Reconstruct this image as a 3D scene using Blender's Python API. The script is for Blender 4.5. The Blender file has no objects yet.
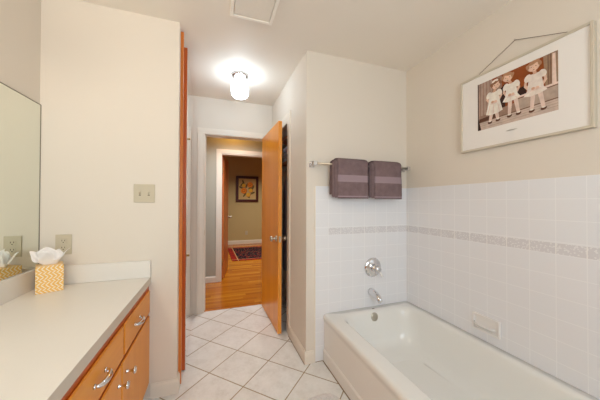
import bpy, bmesh, math, random
from mathutils import Vector, Matrix, noise
random.seed(7)
PI = math.pi
S = bpy.context.scene
C = S.collection

# ------------------------------------------------------------------ camera, world, lights, exposure
f_px, yaw, pitch, roll = 249.38, math.radians(19.077), math.radians(0.587), math.radians(0.179)
cam_d = bpy.data.cameras.new('camera')
cam_d.sensor_width = 36.0
cam_d.lens = f_px / 600.0 * 36.0
cam_d.clip_start = 0.02
cam = bpy.data.objects.new('camera', cam_d)
C.objects.link(cam)
R_ = Vector((math.cos(yaw), -math.sin(yaw), 0))
F_ = Vector((math.sin(yaw) * math.cos(pitch), math.cos(yaw) * math.cos(pitch), math.sin(pitch)))
U_ = R_.cross(F_)
R2 = R_ * math.cos(roll) + U_ * math.sin(roll)
U2 = U_ * math.cos(roll) - R_ * math.sin(roll)
M = Matrix((R2, U2, -F_)).transposed().to_4x4()
M.translation = Vector((0, 0, 1.2453))
cam.matrix_world = M
S.camera = cam

w = bpy.data.worlds.new('world')
S.world = w
w.use_nodes = True
w.node_tree.nodes['Background'].inputs[0].default_value = (0.75, 0.86, 1.0, 1)
w.node_tree.nodes['Background'].inputs[1].default_value = 1.0

S.view_settings.view_transform = 'Standard'
S.view_settings.look = 'None'
S.view_settings.exposure = -0.14
S.view_settings.gamma = 1.0
S.view_settings.use_curve_mapping = False
S.cycles.use_denoising = True
S.cycles.max_bounces = 14
S.cycles.diffuse_bounces = 8
S.cycles.glossy_bounces = 6
S.cycles.sample_clamp_indirect = 4.0


def lamp(name, kind, loc, power, color, size=0.1, size_y=None, direction=None):
    d = bpy.data.lights.new(name, kind)
    d.energy = power
    d.color = color
    if kind == 'AREA':
        d.shape = 'RECTANGLE'
        d.size = size
        d.size_y = size_y or size
    else:
        d.shadow_soft_size = size
    o = bpy.data.objects.new(name, d)
    C.objects.link(o)
    o.location = loc
    if direction:
        o.rotation_euler = Vector(direction).to_track_quat('-Z', 'Y').to_euler()
    return o


# area light as daylight, outside an added unseen window behind the camera
lamp('window_fill', 'AREA', (0.45, -1.33, 1.55), 36, (0.80, 0.93, 1.0), 1.3, 1.1, (0, 1, 0))
# added unseen area lights for the hallway and the room beyond it, shining downwards
hl = lamp('hallway_fill', 'AREA', (0.35, 3.50, 2.40), 13, (0.97, 0.98, 1.0), 0.5, 0.3, (0, 0.12, -1))
hl.data.spread = math.radians(125)
rl = lamp('room_fill', 'AREA', (1.3, 5.9, 2.56), 42, (1.0, 0.92, 0.76), 0.6, 0.6, (0, 0.05, -1))
rl.data.spread = math.radians(135)
# added amber light, out of sight at the hallway ceiling, tints the wall top
lamp('amber_hall_fill', 'POINT', (0.30, 3.86, 2.36), 4.5, (1.0, 0.50, 0.08), 0.04)
BULB_STRENGTH = 102.0
GLOBE_STRENGTH = 19.0

# ------------------------------------------------------------------ node helpers


class NT:
    def __init__(self, name):
        self.m = bpy.data.materials.new(name)
        self.m.use_nodes = True
        self.t = self.m.node_tree
        self.b = self.t.nodes['Principled BSDF']

    def n(self, typ, **kw):
        x = self.t.nodes.new(typ)
        for k, v in kw.items():
            setattr(x, k, v)
        return x

    def put(self, sock, v):
        if isinstance(v, (int, float)):
            sock.default_value = v
        elif isinstance(v, (tuple, list)):
            if len(v) == 3 and sock.type == 'RGBA':
                v = (*v, 1)
            sock.default_value = v
        else:
            self.t.links.new(v, sock)

    def math(self, op, a, b=0.0, c=0.0):
        x = self.n('ShaderNodeMath', operation=op)
        self.put(x.inputs[0], a)
        self.put(x.inputs[1], b)
        self.put(x.inputs[2], c)
        return x.outputs[0]

    def mix(self, fac, a, b):
        x = self.n('ShaderNodeMix', data_type='RGBA')
        self.put(x.inputs['Factor'], fac)
        self.put(x.inputs[6], a)
        self.put(x.inputs[7], b)
        return x.outputs[2]

    def world(self):
        return self.n('ShaderNodeNewGeometry').outputs['Position']

    def local(self):
        return self.n('ShaderNodeTexCoord').outputs['Object']

    def mapping(self, v, scale=(1, 1, 1), rot=(0, 0, 0), loc=(0, 0, 0)):
        x = self.n('ShaderNodeMapping')
        self.put(x.inputs[0], v)
        x.inputs['Scale'].default_value = scale
        x.inputs['Rotation'].default_value = rot
        x.inputs['Location'].default_value = loc
        return x.outputs[0]

    def xyz(self, v):
        x = self.n('ShaderNodeSeparateXYZ')
        self.put(x.inputs[0], v)
        return x.outputs

    def comb(self, a, b, c=0.0):
        x = self.n('ShaderNodeCombineXYZ')
        for s, v in zip(x.inputs, (a, b, c)):
            self.put(s, v)
        return x.outputs[0]

    def noise(self, v, scale=5, detail=3, rough=0.5):
        x = self.n('ShaderNodeTexNoise')
        if v is not None:
            self.put(x.inputs['Vector'], v)
        x.inputs['Scale'].default_value = scale
        x.inputs['Detail'].default_value = detail
        x.inputs['Roughness'].default_value = rough
        return x.outputs['Fac']

    def white(self, v):
        x = self.n('ShaderNodeTexWhiteNoise', noise_dimensions='3D')
        self.put(x.inputs['Vector'], v)
        return x.outputs['Value']

    def vor(self, v, scale=5, feature='F1', out='Distance'):
        x = self.n('ShaderNodeTexVoronoi', feature=feature)
        self.put(x.inputs['Vector'], v)
        x.inputs['Scale'].default_value = scale
        return x.outputs[out]

    def ramp(self, fac, stops):
        x = self.n('ShaderNodeValToRGB')
        self.put(x.inputs[0], fac)
        e = x.color_ramp.elements
        while len(e) < len(stops):
            e.new(0.5)
        for k, (p, c) in enumerate(stops):
            e[k].position = p
            e[k].color = (*c, 1)
        return x.outputs[0]

    def line(self, coord, origin, pitch, width):
        """1 on the grout lines of a regular grid, 0 elsewhere"""
        t = self.math('SUBTRACT', coord, origin - width / 2)
        t = self.math('FRACT', self.math('DIVIDE', t, pitch))
        return self.math('LESS_THAN', t, width / pitch)

    def between(self, c, a, b):
        return self.math('MULTIPLY', self.math('GREATER_THAN', c, a), self.math('LESS_THAN', c, b))

    def bump(self, h, strength=0.2, dist=0.002, invert=False):
        x = self.n('ShaderNodeBump', invert=invert)
        x.inputs['Strength'].default_value = strength
        x.inputs['Distance'].default_value = dist
        self.put(x.inputs['Height'], h)
        self.put(self.b.inputs['Normal'], x.outputs[0])

    def set(self, col=None, rough=None, metal=None, spec=None):
        if col is not None:
            self.put(self.b.inputs['Base Color'], col)
        if rough is not None:
            self.put(self.b.inputs['Roughness'], rough)
        if metal is not None:
            self.put(self.b.inputs['Metallic'], metal)
        if spec is not None:
            self.put(self.b.inputs['Specular IOR Level'], spec)
        return self.m


def srgb(r, g, b):
    f = lambda c: (c / 255 / 12.92) if c / 255 <= 0.04045 else ((c / 255 + 0.055) / 1.055) ** 2.4
    return (f(r), f(g), f(b))


def simple(name, rgb, rough=0.5, metal=0.0, spec=0.5, grain=0.0, gscale=200):
    t = NT(name)
    c = srgb(*rgb)
    if grain:
        k = t.noise(t.local(), gscale, 3)
        t.set(t.mix(k, tuple(x * (1 - grain) for x in c), tuple(min(1, x * (1 + grain)) for x in c)), rough, metal, spec)
    else:
        t.set(c, rough, metal, spec)
    return t.m


def paint(name, rgb, rough=0.6, bump=0.12):
    t = NT(name)
    c = srgb(*rgb)
    p = t.world()
    k = t.noise(p, 2.2, 2)
    t.set(t.mix(k, tuple(x * 0.985 for x in c), tuple(min(1, x * 1.015) for x in c)), rough, 0, 0.3)
    t.bump(t.noise(p, 160, 3), bump, 0.0012)
    return t.m


def wood(name, dark, mid, light, axis='z', scale=9, rough=0.35):
    t = NT(name)
    sc = {'z': (1, 1, 0.07), 'x': (0.07, 1, 1), 'y': (1, 0.07, 1)}[axis]
    p = t.mapping(t.world(), sc)
    a = t.noise(p, scale, 5, 0.6)
    b = t.noise(p, scale * 9, 3, 0.5)
    k = t.math('ADD', t.math('MULTIPLY', a, 0.75), t.math('MULTIPLY', b, 0.25))
    t.set(t.ramp(k, [(0.3, srgb(*dark)), (0.5, srgb(*mid)), (0.72, srgb(*light))]), rough, 0, 0.45)
    t.bump(b, 0.05, 0.001)
    return t.m


M_ = {}
M_['wall'] = paint('cream_wall_paint', (222, 214, 203))
M_['ceiling'] = paint('ceiling_paint', (238, 231, 221))
M_['trim'] = simple('trim_paint', (228, 220, 208), 0.35)
M_['hallgreen'] = paint('grey_green_wall_paint', (176, 174, 162))
M_['roomtan'] = paint('tan_wall_paint', (194, 174, 128))
M_['orange_ceiling'] = paint('tan_ceiling_paint', (214, 196, 160))
M_['cab'] = wood('orange_birch_cabinet_wood', (216, 130, 28), (228, 146, 38), (236, 162, 52), 'z', 6)
M_['cab_h'] = wood('orange_birch_drawer_wood', (216, 132, 30), (229, 148, 40), (237, 164, 54), 'y', 6)
M_['cabframe'] = wood('reddish_cabinet_frame_wood', (168, 72, 8), (184, 84, 12), (198, 98, 18), 'y', 6)
M_['door'] = wood('orange_door_veneer', (212, 124, 22), (228, 142, 30), (238, 158, 44), 'z', 4, 0.28)
M_['dooredge'] = wood('orange_door_edge_wood', (206, 128, 44), (222, 146, 58), (232, 162, 76), 'z', 8)
M_['stripa'] = wood('orange_jamb_wood', (196, 106, 40), (212, 122, 50), (222, 136, 62), 'z', 8)
M_['stripb'] = wood('red_brown_panel_edge_wood', (166, 72, 24), (184, 84, 30), (196, 98, 40), 'z', 8)
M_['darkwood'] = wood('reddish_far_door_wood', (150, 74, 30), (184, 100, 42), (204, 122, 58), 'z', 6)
M_['chrome'] = simple('polished_chrome', (225, 225, 228), 0.12, 1.0)
M_['brushed'] = simple('satin_nickel', (196, 190, 178), 0.28, 1.0)
M_['brass'] = simple('aged_brass', (178, 142, 84), 0.3, 1.0)
M_['black'] = simple('black_plastic', (22, 20, 20), 0.5)
M_['counter'] = simple('cream_laminate', (226, 223, 218), 0.33, 0, 0.4, 0.02, 260)
M_['counteredge'] = simple('counter_edge_laminate', (206, 196, 182), 0.4)
M_['tub'] = simple('white_enamel', (231, 230, 227), 0.12, 0, 0.5)
M_['ceramic'] = simple('white_ceramic', (234, 232, 231), 0.15)
M_['plate'] = simple('almond_plate_plastic', (196, 186, 164), 0.4)
M_['plated'] = simple('dark_slot_plastic', (70, 60, 48), 0.6)
M_['ventw'] = simple('cream_fan_plastic', (238, 232, 222), 0.5, 0, 0.4, 0.03, 90)
M_['ventf'] = simple('cream_fan_frame_plastic', (250, 246, 238), 0.45)

# globe
t = NT('lit_frosted_glass')
t.set((0.9, 0.92, 0.95), 0.2)
t.b.inputs['Emission Color'].default_value = (0.74, 0.89, 1.0, 1)
t.b.inputs['Emission Strength'].default_value = GLOBE_STRENGTH
M_['globe'] = t.m

# mirrors
t = NT('mirror_silvering')
t.set((0.80, 0.83, 0.76), 0.01, 1.0)
M_['mirror'] = t.m

# clear window glass
t = NT('window_glass')
g = t.n('ShaderNodeBsdfGlossy')
g.inputs['Roughness'].default_value = 0.02
tr = t.n('ShaderNodeBsdfTransparent')
mx = t.n('ShaderNodeMixShader')
mx.inputs[0].default_value = 0.08
t.t.links.new(tr.outputs[0], mx.inputs[1])
t.t.links.new(g.outputs[0], mx.inputs[2])
t.t.links.new(mx.outputs[0], t.t.nodes['Material Output'].inputs[0])
M_['glass'] = t.m


def wall_tile(name, axis, origin, pitch, band_from, clamp_dir):
    """glazed square tiles with an embossed border strip; axis = horizontal coordinate of the wall"""
    t = NT(name)
    P = t.xyz(t.world())
    h = P[0] if axis == 'x' else P[1]
    z = P[2]
    up = t.math('GREATER_THAN', z, 1.0465)
    inband = t.between(z, 0.988, 1.044)
    lh = t.line(h, origin, pitch, 0.0035)
    lz_up = t.line(z, 1.376, 0.1085, 0.0035)
    lz_dn = t.line(z, 0.987, 0.1085, 0.0035)
    lz = t.mix(up, lz_dn, lz_up)
    edge = t.math('ADD', t.between(z, 1.0425, 1.0460), t.between(z, 0.986, 0.989))
    past = t.math('GREATER_THAN', t.math('MULTIPLY', h, clamp_dir), band_from * clamp_dir)
    band = t.math('MULTIPLY', inband, past)
    notband = t.math('SUBTRACT', 1.0, inband)
    gr = t.math('MAXIMUM', lh, t.math('MULTIPLY', lz, notband))
    gr = t.math('MAXIMUM', gr, edge)
    base = srgb(230, 231, 235)
    grout = srgb(234, 235, 238)
    # flowers pressed into the border
    v = t.comb(t.math('MULTIPLY', h, 1.0), z, 0.0)
    fl = t.vor(v, 95)
    fl2 = t.noise(v, 90, 3)
    flm = t.math('LESS_THAN', t.math('ADD', fl, t.math('MULTIPLY', fl2, 0.5)), 0.62)
    bandcol = t.mix(flm, srgb(214, 213, 217), srgb(230, 230, 232))
    c = t.mix(gr, base, grout)
    bl = t.line(h, origin, pitch, 0.004)
    c = t.mix(band, c, t.mix(bl, bandcol, srgb(238, 237, 236)))
    t.set(c, t.mix(gr, (0.22, 0.22, 0.22), (0.6, 0.6, 0.6)), 0, 0.45)
    hgt = t.math('ADD', t.math('SUBTRACT', 1.0, gr), t.math('MULTIPLY', t.math('MULTIPLY', flm, band), 0.5))
    t.bump(hgt, 0.14, 0.002)
    return t.m


M_['tile_end'] = wall_tile('glazed_wall_tile_end', 'x', 0.867, 0.1118, 0.867, 1)
M_['tile_side'] = wall_tile('glazed_wall_tile_side', 'y', 1.676, 0.1127, -5.0, 1)

# floor tiles laid on the diagonal
t = NT('diagonal_floor_tile')
P = t.world()
x, y, z = t.xyz(P)
u = t.math('MULTIPLY', t.math('ADD', x, y), 0.70711)
v = t.math('MULTIPLY', t.math('SUBTRACT', y, x), 0.70711)
pt = 0.3095
gl = t.math('MAXIMUM', t.line(u, 1.670, pt, 0.0075), t.line(v, 1.0835, pt, 0.0075))
cell = t.comb(t.math('FLOOR', t.math('DIVIDE', t.math('SUBTRACT', u, 1.670), pt)),
              t.math('FLOOR', t.math('DIVIDE', t.math('SUBTRACT', v, 1.0835), pt)), 0.5)
rnd = t.white(cell)
off = t.n('ShaderNodeVectorMath', operation='SCALE')
t.put(off.inputs[0], cell)
off.inputs['Scale'].default_value = 3.7
add = t.n('ShaderNodeVectorMath', operation='ADD')
t.put(add.inputs[0], P)
t.put(add.inputs[1], off.outputs[0])
mar = t.noise(add.outputs[0], 9, 6, 0.65)
fine = t.noise(add.outputs[0], 45, 4, 0.6)
k = t.math('ADD', t.math('MULTIPLY', mar, 0.7), t.math('MULTIPLY', fine, 0.3))
col = t.ramp(k, [(0.3, srgb(210, 208, 205)), (0.5, srgb(228, 228, 227)), (0.7, srgb(238, 238, 238))])
col = t.mix(t.math('MULTIPLY', rnd, 0.25), col, srgb(218, 213, 206))
col = t.mix(gl, col, srgb(160, 144, 122))
t.set(col, t.mix(gl, (0.3, 0.3, 0.3), (0.8, 0.8, 0.8)), 0, 0.4)
t.bump(t.math('SUBTRACT', 1.0, gl), 0.3, 0.002)
M_['floor'] = t.m

# hardwood floor strips running across the hallway
t = NT('honey_hardwood_floor')
x, y, z = t.xyz(t.world())
pw = 0.058
row = t.math('FLOOR', t.math('DIVIDE', y, pw))
sh = t.math('MULTIPLY', t.white(t.comb(row, 3.0, 1.0)), 1.3)
cx = t.math('FLOOR', t.math('DIVIDE', t.math('ADD', x, sh), 0.85))
rn = t.white(t.comb(row, cx, 2.0))
gr = t.noise(t.comb(t.math('MULTIPLY', x, 0.09), y, t.math('MULTIPLY', rn, 5.0)), 55, 5, 0.6)
k = t.math('ADD', t.math('MULTIPLY', rn, 0.55), t.math('MULTIPLY', gr, 0.45))
col = t.ramp(k, [(0.15, srgb(152, 78, 6)), (0.5, srgb(180, 104, 12)), (0.85, srgb(206, 136, 30))])
seam = t.line(y, 0.0, pw, 0.0022)
col = t.mix(t.math('MULTIPLY', seam, 0.55), col, srgb(120, 62, 18))
t.set(col, 0.22, 0, 0.5)
M_['hardwood'] = t.m

# terry towel
t = NT('plum_grey_terry')
p = t.local()
z = t.xyz(p)[2]
n1 = t.noise(p, 260, 4, 0.7)
n2 = t.noise(p, 18, 4, 0.6)
col = t.mix(t.math('ADD', t.math('MULTIPLY', n1, 0.45), t.math('MULTIPLY', n2, 0.55)), srgb(72, 58, 62), srgb(156, 134, 136))
t.set(col, 0.95, 0, 0.1)
t.bump(n1, 0.9, 0.004)
M_['terry'] = t.m
t = NT('plum_grey_woven_border')
n1 = t.noise(t.mapping(t.local(), (1, 1, 6)), 120, 3, 0.6)
t.set(t.mix(n1, srgb(140, 122, 130), srgb(164, 146, 152)), 0.8, 0, 0.2)
t.bump(n1, 0.3, 0.002)
M_['terryband'] = t.m

# tissue box pattern
t = NT('mustard_geometric_card')
q = t.local()
x, y, z = t.xyz(q)
h = t.math('ADD', x, y)
ss = 0.0140
r1 = t.math('FRACT', t.math('DIVIDE', t.math('ADD', h, z), ss * 1.2))
r2 = t.math('FRACT', t.math('DIVIDE', t.math('SUBTRACT', h, z), ss * 1.2))
rr = t.math('FLOOR', t.math('DIVIDE', z, ss))
par = t.math('GREATER_THAN', t.math('FRACT', t.math('MULTIPLY', rr, 0.5)), 0.25)
st = t.mix(par, r1, r2)
m1 = t.between(st, 0.30, 0.62)
m2 = t.line(z, 0.0, ss, 0.0018)
k = t.math('MULTIPLY', m1, t.math('SUBTRACT', 1.0, m2))
t.set(t.mix(k, srgb(236, 188, 104), srgb(244, 236, 220)), 0.5, 0, 0.3)
M_['tissuebox'] = t.m
M_['tissue'] = simple('white_tissue_paper', (240, 238, 238), 0.9)

# bath mat
t = NT('grey_white_shag')
n1 = t.noise(t.local(), 70, 5, 0.7)
t.set(t.mix(n1, srgb(196, 190, 190), srgb(246, 244, 243)), 0.95, 0, 0.1)
t.bump(n1, 1.0, 0.01)
M_['shag'] = t.m

# oriental rug
t = NT('oriental_rug_wool')
x, y, z = t.xyz(t.local())
ax = t.math('ABSOLUTE', x)
ay = t.math('ABSOLUTE', y)
bx_ = t.math('GREATER_THAN', ax, 0.60)
by_ = t.math('GREATER_THAN', ay, 0.70)
bd = t.math('MAXIMUM', bx_, by_)
v = t.vor(t.local(), 14)
v2 = t.vor(t.local(), 30)
field = t.mix(t.math('LESS_THAN', v, 0.33), srgb(30, 22, 34), srgb(126, 34, 26))
field = t.mix(t.math('LESS_THAN', v2, 0.22), field, srgb(168, 128, 92))
brd = t.mix(t.math('LESS_THAN', v2, 0.38), srgb(150, 38, 24), srgb(34, 24, 36))
c = t.mix(bd, field, brd)
e = t.math('MAXIMUM', t.between(ax, 0.585, 0.605), t.between(ay, 0.685, 0.705))
c = t.mix(e, c, srgb(180, 140, 100))
t.set(c, 0.95, 0, 0.1)
M_['rug'] = t.m

# ------------------------------------------------------------------ geometry helpers
WL = {}


def box(bm, x0, x1, y0, y1, z0, z1, bev=0.0, seg=2, mat=0):
    vs = [bm.verts.new((x, y, z)) for x in (x0, x1) for y in (y0, y1) for z in (z0, z1)]
    idx = [(0, 1, 3, 2), (4, 6, 7, 5), (0, 4, 5, 1), (2, 3, 7, 6), (0, 2, 6, 4), (1, 5, 7, 3)]
    fs = [bm.faces.new([vs[i] for i in q]) for q in idx]
    for fc in fs:
        fc.material_index = mat
    if bev > 0:
        es = {e for fc in fs for e in fc.edges}
        r = bmesh.ops.bevel(bm, geom=list(es), offset=bev, segments=seg, affect='EDGES', profile=0.5)
        for fc in r['faces']:
            fc.material_index = mat
    return vs


def frame(d):
    d = Vector(d).normalized()
    a = Vector((0, 0, 1)) if abs(d.z) < 0.9 else Vector((1, 0, 0))
    u = d.cross(a).normalized()
    return u, d.cross(u).normalized(), d


def lathe(bm, prof, origin=(0, 0, 0), axis=(0, 0, 1), n=32, cap=True, mat=0):
    """prof: list of (radius, distance along axis)"""
    u, v, d = frame(axis)
    o = Vector(origin)
    rings = []
    for r, h in prof:
        rings.append([bm.verts.new(o + d * h + (u * math.cos(2 * PI * k / n) + v * math.sin(2 * PI * k / n)) * max(r, 1e-5)) for k in range(n)])
    for a, b in zip(rings, rings[1:]):
        for k in range(n):
            fc = bm.faces.new((a[k], a[(k + 1) % n], b[(k + 1) % n], b[k]))
            fc.smooth = True
            fc.material_index = mat
    if cap:
        bm.faces.new(rings[0][::-1]).material_index = mat
        bm.faces.new(rings[-1]).material_index = mat


def tube(bm, pts, r, n=12, mat=0):
    pts = [Vector(p) for p in pts]
    rs = r if isinstance(r, (list, tuple)) else [r] * len(pts)
    rings = []
    pu = None
    for i, p in enumerate(pts):
        d = (pts[min(i + 1, len(pts) - 1)] - pts[max(i - 1, 0)]).normalized()
        if pu is None:
            u, v, _ = frame(d)
        else:
            u = (pu - d * pu.dot(d)).normalized()
            v = d.cross(u)
        pu = u
        rings.append([bm.verts.new(p + (u * math.cos(2 * PI * k / n) + v * math.sin(2 * PI * k / n)) * rs[i]) for k in range(n)])
    for a, b in zip(rings, rings[1:]):
        for k in range(n):
            fc = bm.faces.new((a[k], a[(k + 1) % n], b[(k + 1) % n], b[k]))
            fc.smooth = True
            fc.material_index = mat
    bm.faces.new(rings[0][::-1]).material_index = mat
    bm.faces.new(rings[-1]).material_index = mat


def prism(bm, poly, a, b, mat=0):
    """poly extruded between vectors: poly = list of 3D points, shifted by a and by b"""
    A = [bm.verts.new(Vector(p) + Vector(a)) for p in poly]
    B = [bm.verts.new(Vector(p) + Vector(b)) for p in poly]
    n = len(poly)
    fs = [bm.faces.new(A[::-1]), bm.faces.new(B)]
    for k in range(n):
        fs.append(bm.faces.new((A[k], A[(k + 1) % n], B[(k + 1) % n], B[k])))
    for fc in fs:
        fc.material_index = mat
    return fs


def new():
    return bmesh.new()


def obj(name, bm, mats, parent=None, label=None, cat=None, group=None, kind=None, smooth=False):
    bmesh.ops.recalc_face_normals(bm, faces=bm.faces[:])
    xs = [v.co.x for v in bm.verts]
    ys = [v.co.y for v in bm.verts]
    zs = [v.co.z for v in bm.verts]
    base = Vector(((min(xs) + max(xs)) / 2, (min(ys) + max(ys)) / 2, min(zs)))
    for v in bm.verts:
        v.co -= base
    me = bpy.data.meshes.new(name)
    if smooth:
        for fc in bm.faces:
            fc.smooth = True
    bm.to_mesh(me)
    bm.free()
    for m in (mats if isinstance(mats, (list, tuple)) else [mats]):
        me.materials.append(m)
    o = bpy.data.objects.new(name, me)
    C.objects.link(o)
    if parent is not None:
        o.parent = parent
        o.location = base - WL[parent.name]
    else:
        o.location = base
    WL[o.name] = base
    if label:
        o['label'] = label
    if cat:
        o['category'] = cat
    if group:
        o['group'] = group
    if kind:
        o['kind'] = kind
    return o


def thing(name, label, cat, loc, group=None, kind=None):
    o = bpy.data.objects.new(name, None)
    o.empty_display_size = 0.05
    C.objects.link(o)
    o.location = loc
    WL[o.name] = Vector(loc)
    if label:
        o['label'] = label
    if cat:
        o['category'] = cat
    if group:
        o['group'] = group
    if kind:
        o['kind'] = kind
    return o


def struct(name, bm, m, label=None, smooth=False):
    return obj(name, bm, m, None, label, None, None, 'structure', smooth)


def wnorm(o, smooth_angle=True):
    return o


# ------------------------------------------------------------------ the room: measurements (metres)
H = 2.44
XL, XR = -0.938, 1.651            # mirror wall, bathtub wall
XH0, XH1 = -0.222, 0.681         # sides of the little passage
YP = 1.819                       # partition and tub-end wall
YD = 3.025                       # wall with the hallway door
YB = -1.20                       # wall behind the camera
ZD = 2.022

bm = new(); box(bm, -1.05, 1.78, YB - 0.12, 3.07, -0.05, 0.0)
struct('floor', bm, M_['floor'])
bm = new(); box(bm, -1.05, 1.78, YB - 0.12, 3.10, H, H + 0.05)
struct('ceiling', bm, M_['ceiling'])
bm = new(); box(bm, XL - 0.12, XL, YB, 3.10, 0, H)
struct('wall_left', bm, M_['wall'])
bm = new(); box(bm, XR, XR + 0.12, YB, 1.919, 0, H)
struct('wall_right', bm, M_['wall'])
bm = new(); box(bm, XL, XH0, YP, 1.885, 0, H, 0)
struct('wall_front_left', bm, M_['wall'])
bm = new(); box(bm, -0.34, -0.236, 1.885, YD, 0, H)
struct('wall_closet_left', bm, M_['wall'])
bm = new(); box(bm, XH1, XR, YP, 1.919, 0, H)
struct('wall_tub_end', bm, M_['wall'])
# passage wall on the right with the linen closet opening
CY0, CY1 = 2.335, 2.945
bm = new()
box(bm, XH1, 0.781, 1.919, CY0, 0, H)
box(bm, XH1, 0.781, CY1, YD, 0, H)
box(bm, XH1, 0.781, CY0, CY1, ZD, H)
struct('wall_passage_right', bm, M_['wall'])
# the closet behind it
bm = new()
box(bm, 0.781, 1.40, 1.919, 2.02, 0, H)
box(bm, 1.40, 1.46, 1.919, YD, 0, H)
struct('wall_closet_inner', bm, M_['wall'])
# wall with the door to the hallway
DX0, DX1 = -0.100, 0.612
bm = new()
box(bm, -1.6, DX0, YD, 3.145, 0, H)
box(bm, DX1, 2.6, YD, 3.145, 0, H)
box(bm, DX0, DX1, YD, 3.145, ZD, H)
struct('wall_doorway', bm, M_['wall'])
# unseen wall behind the camera, with a window added to let light in
bm = new()
WX0, WX1, WZ0, WZ1 = -0.25, 1.15, 0.95, 2.15
box(bm, -1.05, WX0, YB - 0.12, YB, 0, H)
box(bm, WX1, 1.78, YB - 0.12, YB, 0, H)
box(bm, WX0, WX1, YB - 0.12, YB, 0, WZ0)
box(bm, WX0, WX1, YB - 0.12, YB, WZ1, H)
struct('wall_back', bm, M_['wall'])
bm = new()
for a in ((WX0 + 0.003, WX0 + 0.05), (WX1 - 0.05, WX1 - 0.003), (0.43, 0.47)):
    box(bm, a[0], a[1], YB - 0.09, YB - 0.03, WZ0 + 0.003, WZ1 - 0.003)
box(bm, WX0 + 0.05, WX1 - 0.05, YB - 0.09, YB - 0.03, WZ0 + 0.003, WZ0 + 0.05)
box(bm, WX0 + 0.05, WX1 - 0.05, YB - 0.09, YB - 0.03, WZ1 - 0.05, WZ1 - 0.003)
win = struct('added_window_1', bm, M_['trim'])
bm = new(); box(bm, WX0 + 0.05, WX1 - 0.05, YB - 0.062, YB - 0.058, WZ0 + 0.05, WZ1 - 0.05)
obj('pane', bm, M_['glass'], win)


# ------------------------------------------------------------------ baseboards and casings
def base_run(bm, p0, p1, nrm, h=0.092, t=0.013):
    """baseboard with an eased top from p0 to p1 (xy), nrm = direction into the room"""
    p0, p1, nn = Vector((*p0, 0)), Vector((*p1, 0)), Vector((*nrm, 0))
    prof = [(0, 0), (t, 0), (t, h - 0.020), (t * 0.8, h - 0.012), (t * 0.55, h - 0.008), (t * 0.42, h), (0, h)]
    poly = [nn * a + Vector((0, 0, b)) for a, b in prof]
    prism(bm, poly, p0, p1)


bm = new()
base_run(bm, (-0.372, YP), (XH0 + 0.013, YP), (0, -1))
base_run(bm, (XH0, YP), (XH0, 1.885), (1, 0))
struct('baseboard_front_left', bm, M_['trim'])
bm = new()
base_run(bm, (XH1 - 0.013, YP), (0.748, YP), (0, -1))
base_run(bm, (XH1, YP), (XH1, 2.243), (-1, 0))
struct('baseboard_passage_right', bm, M_['trim'])
bm = new(); base_run(bm, (XL, YB), (XR, YB), (0, 1))
struct('baseboard_back', bm, M_['trim'])


def casing_profile(w_=0.072, t=0.012):
    return [(0, 0), (0, t * 0.6), (0.006, t * 0.8), (0.012, t * 0.75), (w_ * 0.6, t), (w_ - 0.004, t), (w_, t * 0.85), (w_, 0)]


def casing_x(bm, x0, x1, ztop, yface, side, wl, wr):
    """casing around an opening in a wall facing -y (side=-1) between x0 and x1"""
    def prof(w_):
        return casing_profile(w_)
    for sgn, xx, w_ in ((-1, x0, wl), (1, x1, wr)):
        poly = [Vector((sgn * a, side * b, 0)) for a, b in prof(w_)]
        prism(bm, poly, (xx, yface, 0), (xx, yface, ztop + 0.001))
    poly = [Vector((0, side * b, a)) for a, b in prof(0.064)]
    prism(bm, poly, (x0 - wl, yface, ztop), (x1 + wr, yface, ztop))


bm = new()
casing_x(bm, DX0, DX1, ZD, YD, -1, 0.078, 0.066)
struct('trim_1', bm, M_['trim'], 'white painted casing around the doorway to the hallway')
# jamb lining with stop
bm = new()
for a, b in ((DX0, DX0 + 0.004), (DX1 - 0.004, DX1)):
    box(bm, a, b, YD, 3.145, 0, ZD)
box(bm, DX0 + 0.004, DX0 + 0.014, 3.065, 3.10, 0, ZD)
box(bm, DX1 - 0.014, DX1 - 0.004, 3.065, 3.10, 0, ZD)
box(bm, DX0, DX1, YD, 3.145, ZD - 0.004, ZD)
j = struct('trim_2', bm, M_['trim'], 'white painted jamb lining of the hallway doorway')
bm = new(); box(bm, DX0 + 0.004, DX0 + 0.0055, 3.03, 3.055, 0.87, 0.93, 0)
obj('strike_plate', bm, M_['brass'], j, 'small brass strike plate')

# closet opening casing on the passage right wall (faces -x)
bm = new()
for sgn, yy, w_ in ((-1, CY0, 0.092), (1, CY1, 0.066)):
    poly = [Vector((-b, sgn * a, 0)) for a, b in casing_profile(w_)]
    prism(bm, poly, (XH1, yy, 0), (XH1, yy, ZD + 0.092))
poly = [Vector((-b, 0, a)) for a, b in casing_profile(0.092)]
prism(bm, poly, (XH1, CY0, ZD), (XH1, CY1, ZD))
struct('trim_3', bm, M_['trim'], 'white painted casing around the linen closet opening')

# threshold between tile and wood
bm = new(); box(bm, DX0, DX1, 3.045, 3.085, 0, 0.006, 0.002)
struct('trim_4', bm, M_['hardwood'], 'wood threshold strip in the hallway doorway')

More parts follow.
